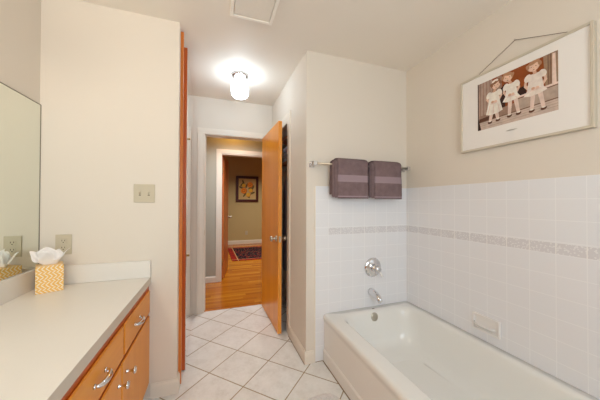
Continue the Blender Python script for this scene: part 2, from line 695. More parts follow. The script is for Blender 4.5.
# left closet: jamb board and a mirrored folding panel
bm = new(); box(bm, -0.236, -0.2035, 1.886, 1.905, 0.004, 2.425, 0.002)
struct('trim_5', bm, M_['stripa'], 'narrow orange wood jamb board of the mirrored closet')
ct = thing('closet_door', 'tall mirrored closet door with red brown wooden edges on the left of the passage', 'door', (-0.20, 2.03, 0.006))
pa, pb = Vector((-0.1935, 2.03, 0)), Vector((-0.211, 2.955, 0))
dd = (pb - pa).normalized()
nn = Vector((-dd.y, dd.x, 0)) * 1.0      # towards the closet (-x)
if nn.x > 0:
    nn = -nn
bm = new()
Q = [pa, pb, pb + nn * 0.027, pa + nn * 0.027]
prism(bm, Q, (0, 0, 0.006), (0, 0, 2.400))
obj('panel', bm, M_['stripb'], ct)
bm = new()
mi = [pa + dd * 0.006 - nn * 0.0035, pb - dd * 0.006 - nn * 0.0035, pb - dd * 0.006 - nn * 0.0002, pa + dd * 0.006 - nn * 0.0002]
prism(bm, mi, (0, 0, 0.02), (0, 0, 2.392))
t = NT('closet_mirror_silvering')
t.set((0.80, 0.76, 0.72), 0.02, 1.0)
obj('mirror_face', bm, t.m, ct)
for zz, rr2 in ((0.835, 0.011), (1.735, 0.009)):
    kb = pa + dd * 0.075 - nn * 0.0036 + Vector((0, 0, zz))
    bm = new()
    lathe(bm, [(rr2, 0), (rr2, 0.002), (rr2 * 0.5, 0.004), (rr2 * 0.5, 0.008), (rr2, 0.011), (rr2 * 0.9, 0.015), (0.002, 0.017)], kb, -nn, 18)
    obj('pull_knob' if zz < 1 else 'mirror_clip', bm, M_['brass'], ct)

# ------------------------------------------------------------------ tiled surround of the bathtub
TT = 0.008
bm = new()
box(bm, 0.757, XR - TT, YP - TT, YP - 0.0002, 0.0, 1.376, 0.0)
struct('wall_tile_end', bm, M_['tile_end'], 'glazed white tile surround behind the tub taps')
bm = new()
prism(bm, [Vector((0, 0, 0)), Vector((0, -TT, 0)), Vector((-0.006, -TT * 0.8, 0)), Vector((-0.009, -TT * 0.3, 0)), Vector((-0.0095, 0, 0))],
      (0.757, YP - 0.0001, 0), (0.757, YP - 0.0001, 1.376))
struct('trim_6', bm, M_['trim'], 'cream caulked edge of the wall tile beside the tub')
bm = new()
box(bm, XR - TT, XR - 0.0002, YB + 0.02, YP - 0.0002, 0.0, 1.376, 0.0)
struct('wall_tile_side', bm, M_['tile_side'], 'glazed white tile surround along the tub')

# ------------------------------------------------------------------ bathtub


def rrect(x0, x1, y0, y1, r, z, per=10):
    pts = []
    for cx, cy, a0 in ((x1 - r, y1 - r, 0), (x0 + r, y1 - r, 90), (x0 + r, y0 + r, 180), (x1 - r, y0 + r, 270)):
        for k in range(per):
            a = math.radians(a0 + 90 * k / (per - 1))
            pts.append(Vector((cx + r * math.cos(a), cy + r * math.sin(a), z)))
    return pts


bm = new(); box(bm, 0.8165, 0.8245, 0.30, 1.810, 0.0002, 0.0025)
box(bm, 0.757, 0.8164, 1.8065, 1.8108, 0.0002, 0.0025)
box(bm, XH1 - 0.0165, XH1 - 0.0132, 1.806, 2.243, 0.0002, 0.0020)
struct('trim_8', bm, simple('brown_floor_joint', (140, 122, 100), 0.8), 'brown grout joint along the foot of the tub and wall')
tub = thing('bathtub', 'white alcove bathtub below the tiled wall', 'bathtub', (1.23, 1.05, 0))
X0, X1, Y0, Y1 = 0.822, XR - TT - 0.001, 0.30, YP - TT - 0.001
ZR = 0.366
bm = new()
rings = []
for dx, zz, rr_ in ((0.003, 0.0, 0.004), (0, 0.004, 0.004), (0, 0.082, 0.004), (0.003, 0.090, 0.004), (0.008, 0.096, 0.004), (0.009, 0.30, 0.004),
                    (0.006, 0.318, 0.004), (0.002, 0.330, 0.005), (0, 0.342, 0.006), (0.001, 0.352, 0.008), (0.006, 0.360, 0.01), (0.014, 0.3645, 0.014), (0.024, ZR, 0.02)):
    rings.append(rrect(X0 + dx, X1 - 0.001 * (dx > 0), Y0 + dx * 0.2, Y1, rr_, zz))
bx0, bx1, by0, by1 = 0.922, 1.592, 0.40, 1.752
ins = [(0, 0, 0.10, ZR - 0.0005), (0.008, 0.008, 0.11, ZR - 0.003), (0.016, 0.016, 0.115, ZR - 0.010), (0.022, 0.022, 0.12, ZR - 0.022), (0.026, 0.027, 0.125, ZR - 0.04),
       (0.040, 0.040, 0.13, 0.25), (0.056, 0.056, 0.14, 0.16), (0.072, 0.075, 0.15, 0.11), (0.098, 0.105, 0.15, 0.082), (0.14, 0.16, 0.13, 0.070), (0.20, 0.26, 0.10, 0.066)]
for dx, dy, r, zz in ins:
    k = 1.0 + 3.2 * max(0, (ZR - zz)) / 0.3 * (dy / 0.26 + 0.25)
    rings.append(rrect(bx0 + dx, bx1 - dx * 0.8, by0 + dy * k, by1 - dy, r, zz))
vr = [[bm.verts.new(p) for p in ring] for ring in rings]
n = len(vr[0])
for ri, (a, b) in enumerate(zip(vr, vr[1:])):
    for k in range(n):
        fc = bm.faces.new((a[k], a[(k + 1) % n], b[(k + 1) % n], b[k]))
        fc.smooth = ri >= 5
bm.faces.new(vr[-1]).smooth = True
obj('basin', bm, M_['tub'], tub)
# overflow plate on the sloping end wall, drain in the bottom
bm = new()
lathe(bm, [(0.0335, 0), (0.034, 0.004), (0.031, 0.008), (0.020, 0.010), (0.006, 0.0105)], (1.240, 1.7285, 0.318), (0, -1, 0.18), 32)
for a in range(0, 360, 60):
    ca, sa = math.cos(math.radians(a)), math.sin(math.radians(a))
    lathe(bm, [(0.003, 0.009), (0.0025, 0.0115)], (1.240 + 0.018 * ca, 1.7285, 0.318 + 0.018 * sa), (0, -1, 0.18), 8)
obj('overflow_plate', bm, M_['brushed'], tub, 'round satin metal overflow plate')
bm = new(); box(bm, 1.247, 1.269, 1.764, 1.772, ZR - 0.0004, ZR + 0.0012, 0.0005)
obj('maker_badge', bm, M_['plated'], tub, 'tiny dark maker badge on the rim')

# ------------------------------------------------------------------ tub valve and spout
yt = YP - TT - 0.0005
val = thing('shower_valve', 'round chrome shower valve with lever on the tiled wall', 'tap', (1.282, yt, 0.61))
bm = new(); lathe(bm, [(0.080, 0), (0.081, 0.004), (0.076, 0.010), (0.060, 0.015), (0.036, 0.018), (0.034, 0.020)], (1.282, yt, 0.697), (0, -1, 0), 48)
obj('escutcheon', bm, M_['chrome'], val)
bm = new(); lathe(bm, [(0.030, 0.016), (0.030, 0.040), (0.027, 0.046), (0.018, 0.050), (0.018, 0.062), (0.026, 0.066), (0.027, 0.084), (0.020, 0.092), (0.004, 0.094)], (1.282, yt, 0.697), (0, -1, 0), 32)
hb = obj('handle_hub', bm, M_['chrome'], val)
bm = new(); tube(bm, [(1.290, yt - 0.076, 0.690), (1.300, yt - 0.080, 0.672), (1.310, yt - 0.084, 0.652), (1.314, yt - 0.088, 0.636)], [0.010, 0.009, 0.0085, 0.010], 14)
obj('lever', bm, M_['ceramic'], val, 'pale lever pointing down')
sp = thing('tub_spout', 'short chrome spout below the shower valve', 'tap', (1.27, yt, 0.44))
bm = new()
tube(bm, [(1.268, yt, 0.492), (1.268, yt - 0.012, 0.492), (1.268, yt - 0.03, 0.491), (1.268, yt - 0.065, 0.485), (1.268, yt - 0.095, 0.474), (1.268, yt - 0.118, 0.460), (1.268, yt - 0.127, 0.449)],
     [0.031, 0.031, 0.030, 0.027, 0.024, 0.021, 0.016], 24)
obj('spout_body', bm, M_['chrome'], sp)
bm = new(); lathe(bm, [(0.014, 0), (0.015, 0.010), (0.013, 0.012)], (1.268, yt - 0.112, 0.438), (0, 0, 1), 20)
obj('outlet_nozzle', bm, M_['chrome'], sp)

# ------------------------------------------------------------------ soap dish
xs = XR - TT - 0.0005
sd = thing('soap_dish', 'white ceramic soap dish set in the tiles above the tub', 'soap dish', (xs, 1.115, 0.42))
bm = new()
sy0, sy1, sz0, sz1 = 1.030, 1.200, 0.422, 0.528
box(bm, xs - 0.016, xs, sy0, sy1, sz0, sz1)
bm.normal_update()
ff = [fc for fc in bm.faces if fc.normal.x < -0.9]
bmesh.ops.inset_region(bm, faces=ff, thickness=0.017)
ff = [min(bm.faces, key=lambda q: (round(q.calc_center_median().x, 4), -q.calc_area() * 0 + (q.calc_center_median() - Vector((xs - 0.016, (sy0 + sy1) / 2, (sz0 + sz1) / 2))).length))]
bmesh.ops.inset_region(bm, faces=ff, thickness=0.004, depth=-0.011)
ed = [e for e in bm.edges if e.is_convex]
bmesh.ops.bevel(bm, geom=ed, offset=0.003, segments=3, affect='EDGES')
obj('plate', bm, M_['ceramic'], sd)
bm = new()
pts = []
nseg = 18
cy = (sy0 + 0.012 + sy1) / 2
half = (sy1 - sy0) / 2 - 0.02
for r_out, zz in ((0.030, 0.455), (0.040, 0.472), (0.036, 0.474), (0.028, 0.458)):
    ring = []
    for k in range(nseg + 1):
        a = PI * k / nseg
        ring.append(bm.verts.new((xs - 0.004 - r_out * math.sin(a) ** 0.6, cy + half * math.cos(a), zz)))
    pts.append(ring)
for a, b in zip(pts, pts[1:]):
    for k in range(nseg):
        bm.faces.new((a[k], a[k + 1], b[k + 1], b[k])).smooth = True
bm.faces.new(pts[0]); bm.faces.new(pts[-1])
for s_ in (0, -1):
    bm.faces.new([pts[i][s_] for i in (0, 1, 2, 3)])
obj('tray_lip', bm, M_['ceramic'], sd)

# ------------------------------------------------------------------ towel rail and towels
ZB, YBAR = 1.545, 1.752
rail = thing('towel_rail', 'chrome towel rail with square ends on the wall above the tub', 'towel rail', (1.15, YP, 1.52))
bm = new(); tube(bm, [(0.735, YBAR, ZB), (1.590, YBAR, ZB)], 0.0075, 14)
obj('bar', bm, M_['brushed'], rail)
for xx in (0.722, 1.602):
    bm = new()
    box(bm, xx - 0.022, xx + 0.022, YP - 0.008, YP, ZB - 0.024, ZB + 0.024, 0.003)
    box(bm, xx - 0.010, xx + 0.010, YBAR + 0.012, YP - 0.006, ZB - 0.010, ZB + 0.010, 0.002)
    box(bm, xx - 0.017, xx + 0.017, YBAR - 0.017, YBAR + 0.017, ZB - 0.017, ZB + 0.017, 0.004)
    obj('bracket', bm, M_['chrome'], rail)


def towel(x0, x1, layers, zf, zbk, seed, label):
    bm = new()
    for li, (r0, r1, xa, xb, zfl) in enumerate(layers):
        rm, th = (r0 + r1) / 2, (r1 - r0) / 2
        path = []
        for k in range(26):                     # front, from the bottom up
            zz = zfl + (ZB - zfl) * k / 25
            path.append((YBAR - rm, zz, (-1, 0)))
        for k in range(1, 12):
            a = PI * k / 12
            path.append((YBAR - rm * math.cos(a), ZB + rm * math.sin(a), (-math.cos(a), math.sin(a))))
        zb_l = zbk + 0.01 * li
        for k in range(15):
            zz = ZB - (ZB - zb_l) * k / 14
            path.append((YBAR + min(rm, 0.047), zz, (1, 0)))
        NX = 16
        rings = []
        for pi_, (yy, zz, (ny, nz)) in enumerate(path):
            ring = []
            front = pi_ < 26
            endk = 1.0
            if pi_ == 0 or pi_ == len(path) - 1:
                endk = 0.55
            for side in (1, -1):
                for k in range(NX + 1):
                    tt = k / NX if side == 1 else 1 - k / NX
                    xx = xa + (xb - xa) * tt
                    e = min(tt, 1 - tt) * (xb - xa)
                    tk = th * endk * math.sqrt(max(0.12, 1 - max(0, 1 - e / 0.008) ** 2))
                    nz_ = noise.noise(Vector((xx * 9 + seed, zz * 7, li * 3.1 + side)))
                    nz2 = noise.noise(Vector((xx * 34 + seed, zz * 22, li)))
                    wob = (0.0045 * nz_ + 0.0022 * nz2 + 0.003 * math.sin(PI * tt)) if front else 0.001 * nz_
                    sx = 0.0035 * noise.noise(Vector((seed * 2, zz * 8, li * 1.7))) * (1 if tt > 0.5 else -1)
                    d = side * tk + wob
                    ring.append(bm.verts.new((xx + sx, yy + ny * d, zz + nz * d)))
            rings.append(ring)
        m_ = len(rings[0])
        for pi_, (a, b) in enumerate(zip(rings, rings[1:])):
            for k in range(m_):
                fc = bm.faces.new((a[k], a[(k + 1) % m_], b[(k + 1) % m_], b[k]))
                fc.smooth = True
                zc = (a[k].co.z + b[k].co.z) / 2
                if pi_ < 26 and (1.408 < zc < 1.460 or 1.286 < zc < 1.296) and li == len(layers) - 1:
                    fc.material_index = 1
        bm.faces.new(rings[0][::-1])
        bm.faces.new(rings[-1])
    return obj('bath_towel', bm, [M_['terry'], M_['terryband']], None, label, 'towel', 'plum grey towels on the rail')


towel(0.838, 1.160, [(0.0085, 0.0175, 0.872, 1.156, 1.300), (0.0195, 0.0275, 0.860, 1.160, 1.290), (0.0300, 0.0380, 0.876, 1.163, 1.284), (0.0400, 0.052, 0.896, 1.168, 1.278)], 1.278, 1.30, 3.0,
      'folded plum grey towel hanging on the left half of the rail')
towel(1.184, 1.500, [(0.0085, 0.0175, 1.200, 1.486, 1.294), (0.0195, 0.0275, 1.190, 1.490, 1.288), (0.0300, 0.0380, 1.206, 1.492, 1.282), (0.0400, 0.050, 1.228, 1.496, 1.276)], 1.276, 1.30, 11.0,
      'folded plum grey towel hanging on the right half of the rail, nearer the corner')

# ------------------------------------------------------------------ door to the hallway (open into the bathroom)
dr = thing('wooden_door', 'orange wooden door standing open beside the linen closet', 'door', (0.60, 3.0, 0.008))
A = Vector((0.552, 3.010, 0)); B = Vector((0.5755, 2.290, 0))
du = (B - A).normalized()
dn = Vector((-du.y, du.x, 0))
if dn.x < 0:
    dn = -dn                     # dn points to +x (the hidden side)
bm = new()
Qd = [A, B, B + dn * 0.035, A + dn * 0.035]
prism(bm, Qd, (0, 0, 0.010), (0, 0, 2.020))
bmesh.ops.bevel(bm, geom=bm.edges[:], offset=0.0015, segments=1, affect='EDGES')
for fc in bm.faces:
    fc.normal_update()
    if abs(fc.normal.dot(du)) > 0.9 or abs(fc.normal.z) > 0.9:
        fc.material_index = 1
obj('door_leaf', bm, [M_['door'], M_['dooredge']], dr)


def knob(base, axis, parent, mat, s=1.0):
    bm = new()
    lathe(bm, [(0.030 * s, 0), (0.030 * s, 0.004), (0.024 * s, 0.010), (0.011 * s, 0.012), (0.010 * s, 0.026), (0.016 * s, 0.032), (0.025 * s, 0.040), (0.027 * s, 0.050), (0.024 * s, 0.058), (0.012 * s, 0.063), (0.001, 0.064)],
          base, axis, 28)
    return obj('door_knob', bm, mat, parent)


kp = B - du * 0.062
knob((kp - dn * 0.0002) + Vector((0, 0, 0.897)), -dn, dr, M_['brushed'])
knob((kp + dn * 0.0352) + Vector((0, 0, 0.897)), dn, dr, M_['brushed'])
bm = new()
lp = B + dn * 0.0175 + du * 0.0005
prism(bm, [lp - dn * 0.011, lp + dn * 0.011, lp + dn * 0.011 + du * 0.0015, lp - dn * 0.011 + du * 0.0015], (0, 0, 0.868), (0, 0, 0.926))
obj('latch_plate', bm, M_['brushed'], dr)
for zz in (0.25, 1.78):
    bm = new(); lathe(bm, [(0.005, 0), (0.005, 0.09)], (A.x + 0.043, A.y + 0.004, zz), (0, 0, 1), 12)
    obj('hinge', bm, M_['brass'], dr)

# ------------------------------------------------------------------ linen closet contents
M_['slate'] = simple('slate_blue_grey_cotton', (150, 156, 178), 0.95, 0, 0.1, 0.12, 60)
M_['linen'] = simple('pale_blue_linen', (190, 196, 212), 0.9, 0, 0.1, 0.04, 60)
M_['navy'] = simple('black_navy_cloth', (96, 94, 112), 0.95)
M_['wire'] = simple('white_coated_wire', (208, 206, 208), 0.4)
M_['shelfw'] = wood('closet_shelf_wood', (150, 90, 40), (176, 110, 56), (190, 126, 70), 'x', 8)
bm = new(); box(bm, 0.783, 1.398, 2.45, 3.022, 1.700, 1.722, 0.002)
obj('closet_shelf', bm, M_['shelfw'], None, 'wooden shelf high in the linen closet', 'shelf')
bm = new(); box(bm, 0.783, 1.398, 2.66, 3.022, 1.985, 2.012, 0.002)
obj('closet_shelf', bm, M_['shelfw'], None, 'short orange top shelf of the linen closet', 'shelf')
bm = new()
for k in range(3):
    box(bm, 0.795, 1.16, 2.58, 2.96, 1.7225 + k * 0.062, 1.7225 + k * 0.062 + 0.060, 0.022, 4)
obj('folded_linen', bm, M_['linen'], None, 'pale blue folded linen on the closet shelf', 'linen', smooth=True)
rod = thing('closet_rod', 'metal clothes rod under the closet shelf', 'rod', (1.09, 2.80, 1.62))
bm = new(); tube(bm, [(0.785, 2.80, 1.63), (1.396, 2.80, 1.63)], 0.010, 14)
obj('pole', bm, M_['brushed'], rod)
for xx in (0.784, 1.392):
    bm = new(); lathe(bm, [(0.024, 0), (0.024, 0.005)], (xx, 2.80, 1.63), (1, 0, 0), 20)
    obj('socket', bm, M_['brushed'], rod)


def garment(x, z1, z0, mat, label, w1=0.20, w2=0.235, yc=2.80):
    g_ = thing('hanging_garment', label, 'garment', (x, yc, z0), None)
    bm = new()
    rings = []
    N = 28
    for k in range(15):
        t_ = k / 14
        zz = z1 - (z1 - z0) * t_
        wv = (0.06 + (w1 - 0.06) * min(1, t_ / 0.10)) if t_ < 0.1 else w1 + (w2 - w1) * (t_ - 0.1) / 0.9
        th = 0.012 + 0.012 * min(1, t_ / 0.15)
        ring = []
        for q in range(N):
            a = 2 * PI * q / N
            fold = 0.005 * math.sin(7 * a + 2 * t_) * t_
            ring.append(bm.verts.new((x + (th + fold) * math.cos(a), yc + (wv + fold) * math.sin(a), zz)))
        rings.append(ring)
    for a, b in zip(rings, rings[1:]):
        for q in range(N):
            bm.faces.new((a[q], a[(q + 1) % N], b[(q + 1) % N], b[q])).smooth = True
    bm.faces.new(rings[0]); bm.faces.new(rings[-1])
    obj('cloth', bm, mat, g_)
    bm = new()
    tube(bm, [(x, yc, z1 - 0.01), (x, yc, z1 + 0.025), (x, yc + 0.017, z1 + 0.045), (x, yc + 0.016, 1.640), (x, yc + 0.008, 1.6435), (x, yc, 1.6445), (x, yc - 0.012, 1.641), (x, yc - 0.016, 1.632)], 0.0022, 8)
    obj('hanger_hook', bm, M_['wire'], g_)


garment(0.828, 1.575, 0.44, M_['slate'], 'slate blue garment hanging just behind the open wooden door')
garment(0.892, 1.575, 0.50, M_['navy'], 'dark blue grey garment hanging deeper in the closet')
rk = thing('shoe_rack', 'white wire rack on the closet floor behind the wooden door', 'rack', (0.95, 2.72, 0))
for zz in (0.10, 0.26):
    bm = new()
    for k in range(6):
        tube(bm, [(0.800, 2.48 + 0.09 * k, zz), (1.20, 2.48 + 0.09 * k, zz)], 0.004, 8)
    tube(bm, [(0.800, 2.47, zz), (0.800, 2.94, zz)], 0.005, 8)
    tube(bm, [(1.200, 2.47, zz), (1.200, 2.94, zz)], 0.005, 8)
    obj('wire_tier', bm, M_['wire'], rk)
for xx in (0.800, 1.20):
    for yy in (2.475, 2.935):
        bm = new(); tube(bm, [(xx, yy, 0.0), (xx, yy, 0.32)], 0.006, 10)
        obj('leg', bm, M_['wire'], rk)

# ------------------------------------------------------------------ vanity: cabinet, countertop, mirror
XF = -0.390      # cabinet face
XC = -0.376      # counter edge
YV0 = -0.95
van = thing('vanity_cabinet', 'orange wooden vanity cabinet under the cream countertop', 'cabinet', (-0.66, 0.44, 0))
bm = new()
box(bm, XL + 0.002, XF - 0.018, YV0, YP - 0.001, 0.10, 0.724)
box(bm, XL + 0.002, XF - 0.075, YV0, YP - 0.001, 0.0, 0.10)
obj('body', bm, M_['cabframe'], van)
bm = new()
box(bm, XF - 0.018, XF + 0.003, YV0, YP - 0.001, 0.10, 0.724)
obj('face_frame', bm, M_['cabframe'], van)
cols = [(1.341, 1.808), (0.872, 1.323), (0.400, 0.854), (-0.072, 0.382), (-0.558, -0.086)]


def bow_pull(yc, zc, parent, half=0.046):
    bm = new()
    pts = []
    for k in range(17):
        a = PI * k / 16
        pts.append((XF + 0.014 + 0.024 * math.sin(a) ** 0.7, yc - half * math.cos(a), zc - 0.004 * math.sin(a)))
    rr_ = [0.0055 + 0.0045 * math.sin(PI * k / 16) for k in range(17)]
    tube(bm, pts, rr_, 12)
    for s_ in (-1, 1):
        lathe(bm, [(0.0085, 0), (0.008, 0.004), (0.0055, 0.007)], (XF + 0.0125, yc + s_ * half, zc), (1, 0, 0), 16)
    obj('pull', bm, M_['chrome'], parent)


for i, (a, b) in enumerate(cols):
    bm = new(); box(bm, XF + 0.0031, XF + 0.012, a, b, 0.548, 0.690, 0.004)
    dw = obj('drawer', bm, M_['cab_h'], van)
    bow_pull((1.525, 1.072)[i] if i < 2 else (a + b) / 2, 0.622, dw)
for i, (a, b) in enumerate([(1.312, 1.808), (0.872, 1.300), (0.400, 0.854), (-0.072, 0.382), (-0.558, -0.086)]):
    bm = new(); box(bm, XF + 0.0031, XF + 0.012, a, b, 0.105, 0.528, 0.004)
    dw = obj('door', bm, M_['cab'], van)
    ky = (a + 0.045 if i == 0 else b - 0.045)
    bm = new()
    lathe(bm, [(0.0085, 0), (0.0075, 0.003), (0.0055, 0.007), (0.0050, 0.022), (0.008, 0.027), (0.0150, 0.031), (0.0165, 0.035), (0.013, 0.040), (0.001, 0.042)], (XF + 0.0125, ky, 0.464), (1, 0, 0), 24)
    obj('knob', bm, M_['chrome'], dw)

ctop = thing('countertop', 'cream laminate vanity countertop with low backsplash', 'countertop', (-0.65, 0.44, 0.725))
bm = new(); box(bm, XL + 0.002, XC, YV0 - 0.02, YP - 0.002, 0.725, 0.770, 0.0012, 1)
for fc in bm.faces:
    fc.normal_update()
    if fc.normal.x > 0.9:
        fc.material_index = 1
obj('slab', bm, [M_['counter'], M_['counteredge']], ctop)
bm = new(); box(bm, XL + 0.003, XC, YP - 0.020, YP - 0.001, 0.7702, 0.876, 0.0025, 2)
obj('end_splash', bm, M_['counter'], ctop)
bm = new(); box(bm, XL + 0.001, XL + 0.020, YV0 - 0.02, YP - 0.0205, 0.7702, 0.876, 0.0025, 2)
obj('backsplash', bm, M_['counter'], ctop)

mr = thing('wall_mirror', 'large frameless mirror on the wall above the vanity', 'mirror', (XL, 0.45, 0.88))
bm = new(); box(bm, XL + 0.0005, XL + 0.006, YV0, YP - 0.004, 0.880, 1.793)
obj('glass', bm, M_['mirror'], mr)
bm = new()
box(bm, XL + 0.0005, XL + 0.0075, YV0, YP - 0.004, 1.7932, 1.7965)
box(bm, XL + 0.0005, XL + 0.0075, YP - 0.0038, YP - 0.0008, 0.880, 1.7965)
obj('edge_strip', bm, simple('worn_mirror_channel', (120, 112, 98), 0.4, 0.6), mr)

# vanity light bar above the mirror (out of the photograph)
vb = thing('vanity_light', 'brass vanity light bar with three frosted bulbs above the mirror', 'lamp', (XL, 0.35, 2.05))
bm = new(); box(bm, XL + 0.001, XL + 0.03, -0.10, 0.80, 2.14, 2.22, 0.004)
obj('back_plate', bm, M_['brass'], vb)
t = NT('lit_bulb_glass')
t.set((0.9, 0.88, 0.82), 0.3)
t.b.inputs['Emission Color'].default_value = (1.0, 0.86, 0.70, 1)
t.b.inputs['Emission Strength'].default_value = BULB_STRENGTH
M_['bulb'] = t.m
for yy in (0.05, 0.35, 0.65):
    bm = new(); lathe(bm, [(0.02, 0), (0.025, 0.02), (0.04, 0.05), (0.042, 0.07), (0.03, 0.10), (0.002, 0.11)], (XL + 0.03, yy, 2.18), (1, 0, 0), 20)
    obj('bulb', bm, M_['bulb'], vb)

# ------------------------------------------------------------------ switch plate, outlet


def wall_plate(name, x0, x1, z0, z1, y, label, cat, build):
    t_ = thing(name, label, cat, ((x0 + x1) / 2, y, z0))
    bm = new(); box(bm, x0, x1, y - 0.006, y - 0.0003, z0, z1, 0.002)
    p = obj('cover_plate', bm, M_['plate'], t_)
    build(t_, x0, x1, z0, z1, y - 0.006)
    return t_


def b_switch(t_, x0, x1, z0, z1, y):
    zc = (z0 + z1) / 2
    for k in (0.29, 0.71):
        xc = x0 + (x1 - x0) * k
        bm = new()
        prism(bm, [Vector((0, 0, -0.010)), Vector((0, -0.010, 0.006)), Vector((0, -0.010, 0.012)), Vector((0, 0, 0.010))], (xc - 0.004, y - 0.0005, zc), (xc + 0.004, y - 0.0005, zc))
        obj('toggle', bm, M_['plate'], t_)
        bm = new(); box(bm, xc - 0.006, xc + 0.006, y - 0.0008, y - 0.0001, zc - 0.014, zc - 0.0102)
        obj('slot', bm, M_['plated'], t_)
        for s_ in (-1, 1):
            bm = new(); lathe(bm, [(0.003, 0), (0.0028, 0.001)], (xc, y - 0.0001, zc + s_ * 0.030), (0, -1, 0), 12)
            obj('screw', bm, M_['brushed'], t_)


def b_outlet(t_, x0, x1, z0, z1, y):
    xc, zc = (x0 + x1) / 2, (z0 + z1) / 2
    for s_ in (-1, 1):
        cz = zc + s_ * 0.020
        bm = new(); box(bm, xc - 0.016, xc + 0.016, y - 0.002, y - 0.0001, cz - 0.014, cz + 0.014, 0.0008, 1)
        sk = obj('socket', bm, M_['plate'], t_)
        bm = new()
        box(bm, xc - 0.008, xc - 0.0055, y - 0.0026, y - 0.0021, cz - 0.001, cz + 0.008)
        box(bm, xc + 0.0055, xc + 0.008, y - 0.0026, y - 0.0021, cz - 0.001, cz + 0.008)
        lathe(bm, [(0.0028, 0), (0.0028, 0.0005)], (xc, y - 0.0021, cz - 0.007), (0, -1, 0), 10)
        obj('slots', bm, M_['plated'], sk)
    bm = new(); lathe(bm, [(0.0025, 0), (0.002, 0.001)], (xc, y - 0.0001, zc), (0, -1, 0), 10)
    obj('screw', bm, M_['brushed'], t_)


wall_plate('light_switch', -0.474, -0.357, 1.243, 1.358, YP, 'beige double toggle light switch on the wall above the counter end', 'light switch', b_switch)
wall_plate('power_outlet', -0.858, -0.782, 0.940, 1.056, YP, 'beige duplex outlet on the wall behind the tissue box', 'outlet', b_outlet)


# ------------------------------------------------------------------ tissue box
tx = thing('tissue_box', 'mustard and white patterned cube tissue box on the counter corner', 'tissue box', (-0.833, 1.714, 0.7706))
tx.rotation_euler = (0, 0, math.radians(27))
WL[tx.name] = Vector((0, 0, 0))       # its parts are modelled in the box's own turned coordinates
hw = 0.053
bm = new()
box(bm, -hw, hw, -hw, hw, 0, 0.138, 0.0015, 2)
obj('carton', bm, M_['tissuebox'], tx)
bm = new()
NT_, NH = 64, 12
rings = []
for h in range(NH + 1):
    q = h / NH
    ring = []
    for k in range(NT_):
        a = 2 * PI * k / NT_
        corner = abs(math.cos(2 * (a + 0.35))) ** 1.6
        rx = 0.028 + 0.046 * q * (0.60 + 0.55 * corner) + 0.004 * q * math.sin(9 * a + 3 * q)
        ry = 0.010 + 0.034 * q * (0.60 + 0.55 * corner) + 0.004 * q * math.sin(7 * a + 1)
        zt = 0.050 + 0.034 * corner * (0.75 + 0.35 * math.sin(a * 1.0 + 1.2)) + 0.014 * math.sin(3 * a + 0.6)
        nz_ = noise.noise(Vector((math.cos(a) * 2.2, math.sin(a) * 2.2, q * 2.5)))
        ring.append(bm.verts.new((rx * math.cos(a) + 0.006 * nz_ * q, ry * math.sin(a) + 0.009 * nz_ * q, 0.1385 + zt * q ** 0.9 - 0.018 * q * q * (1 - corner))))
    rings.append(ring)
for a, b in zip(rings, rings[1:]):
    for k in range(NT_):
        bm.faces.new((a[k], a[(k + 1) % NT_], b[(k + 1) % NT_], b[k])).smooth = True
# inner folded leaf standing in the middle
N2 = 14
grid = []
for h in range(9):
    q = h / 8
    row = []
    for k in range(N2 + 1):
        s_ = k / N2 * 2 - 1
        row.append(bm.verts.new((s_ * (0.022 + 0.034 * q), 0.010 * math.sin(s_ * 5 + q * 2) * q, 0.1390 + q * (0.094 - 0.038 * abs(s_ + 0.25) ** 1.3))))
    grid.append(row)
for a, b in zip(grid, grid[1:]):
    for k in range(N2):
        bm.faces.new((a[k], a[k + 1], b[k + 1], b[k])).smooth = True
ts = obj('tissue', bm, M_['tissue'], tx)
sm = ts.modifiers.new('thickness', 'SOLIDIFY'); sm.thickness = 0.0006

# ------------------------------------------------------------------ ceiling fan cover
vf = thing('ceiling_fan_cover', 'square cream exhaust fan cover on the ceiling', 'fan cover', (0.222, 1.470, 2.41))
fx0, fx1, fy0, fy1 = 0.088, 0.356, 1.335, 1.618
bm = new()
wf = 0.020
for (a, b, c, d) in ((fx0, fx0 + wf, fy0, fy1), (fx1 - wf, fx1, fy0, fy1), (fx0 + wf, fx1 - wf, fy0, fy0 + wf), (fx0 + wf, fx1 - wf, fy1 - wf, fy1)):
    box(bm, a, b, c, d, 2.418, H - 0.0002, 0.003)
obj('frame', bm, M_['ventf'], vf)
bm = new(); box(bm, fx0 + wf + 0.003, fx1 - wf - 0.003, fy0 + wf + 0.003, fy1 - wf - 0.003, 2.421, H - 0.002, 0.002)
obj('panel', bm, M_['ventw'], vf)

# ------------------------------------------------------------------ ceiling globe lamp
gx, gy = 0.226, 2.385
gl_ = thing('ceiling_light', 'lit frosted glass jar lamp with chrome collar on the passage ceiling', 'ceiling lamp', (gx, gy, 2.20))
bm = new(); lathe(bm, [(0.074, 0), (0.078, -0.004), (0.077, -0.014), (0.070, -0.022), (0.054, -0.026), (0.050, -0.027)], (gx, gy, H - 0.0003), (0, 0, 1), 40)
obj('collar', bm, M_['chrome'], gl_)
bm = new(); lathe(bm, [(0.048, -0.0275), (0.051, -0.045), (0.058, -0.062), (0.072, -0.082), (0.078, -0.105), (0.079, -0.160), (0.076, -0.184), (0.066, -0.203), (0.045, -0.214), (0.015, -0.219), (0.001, -0.2195)],
              (gx, gy, H), (0, 0, 1), 40, cap=False)
obj('glass_shade', bm, M_['globe'], gl_)

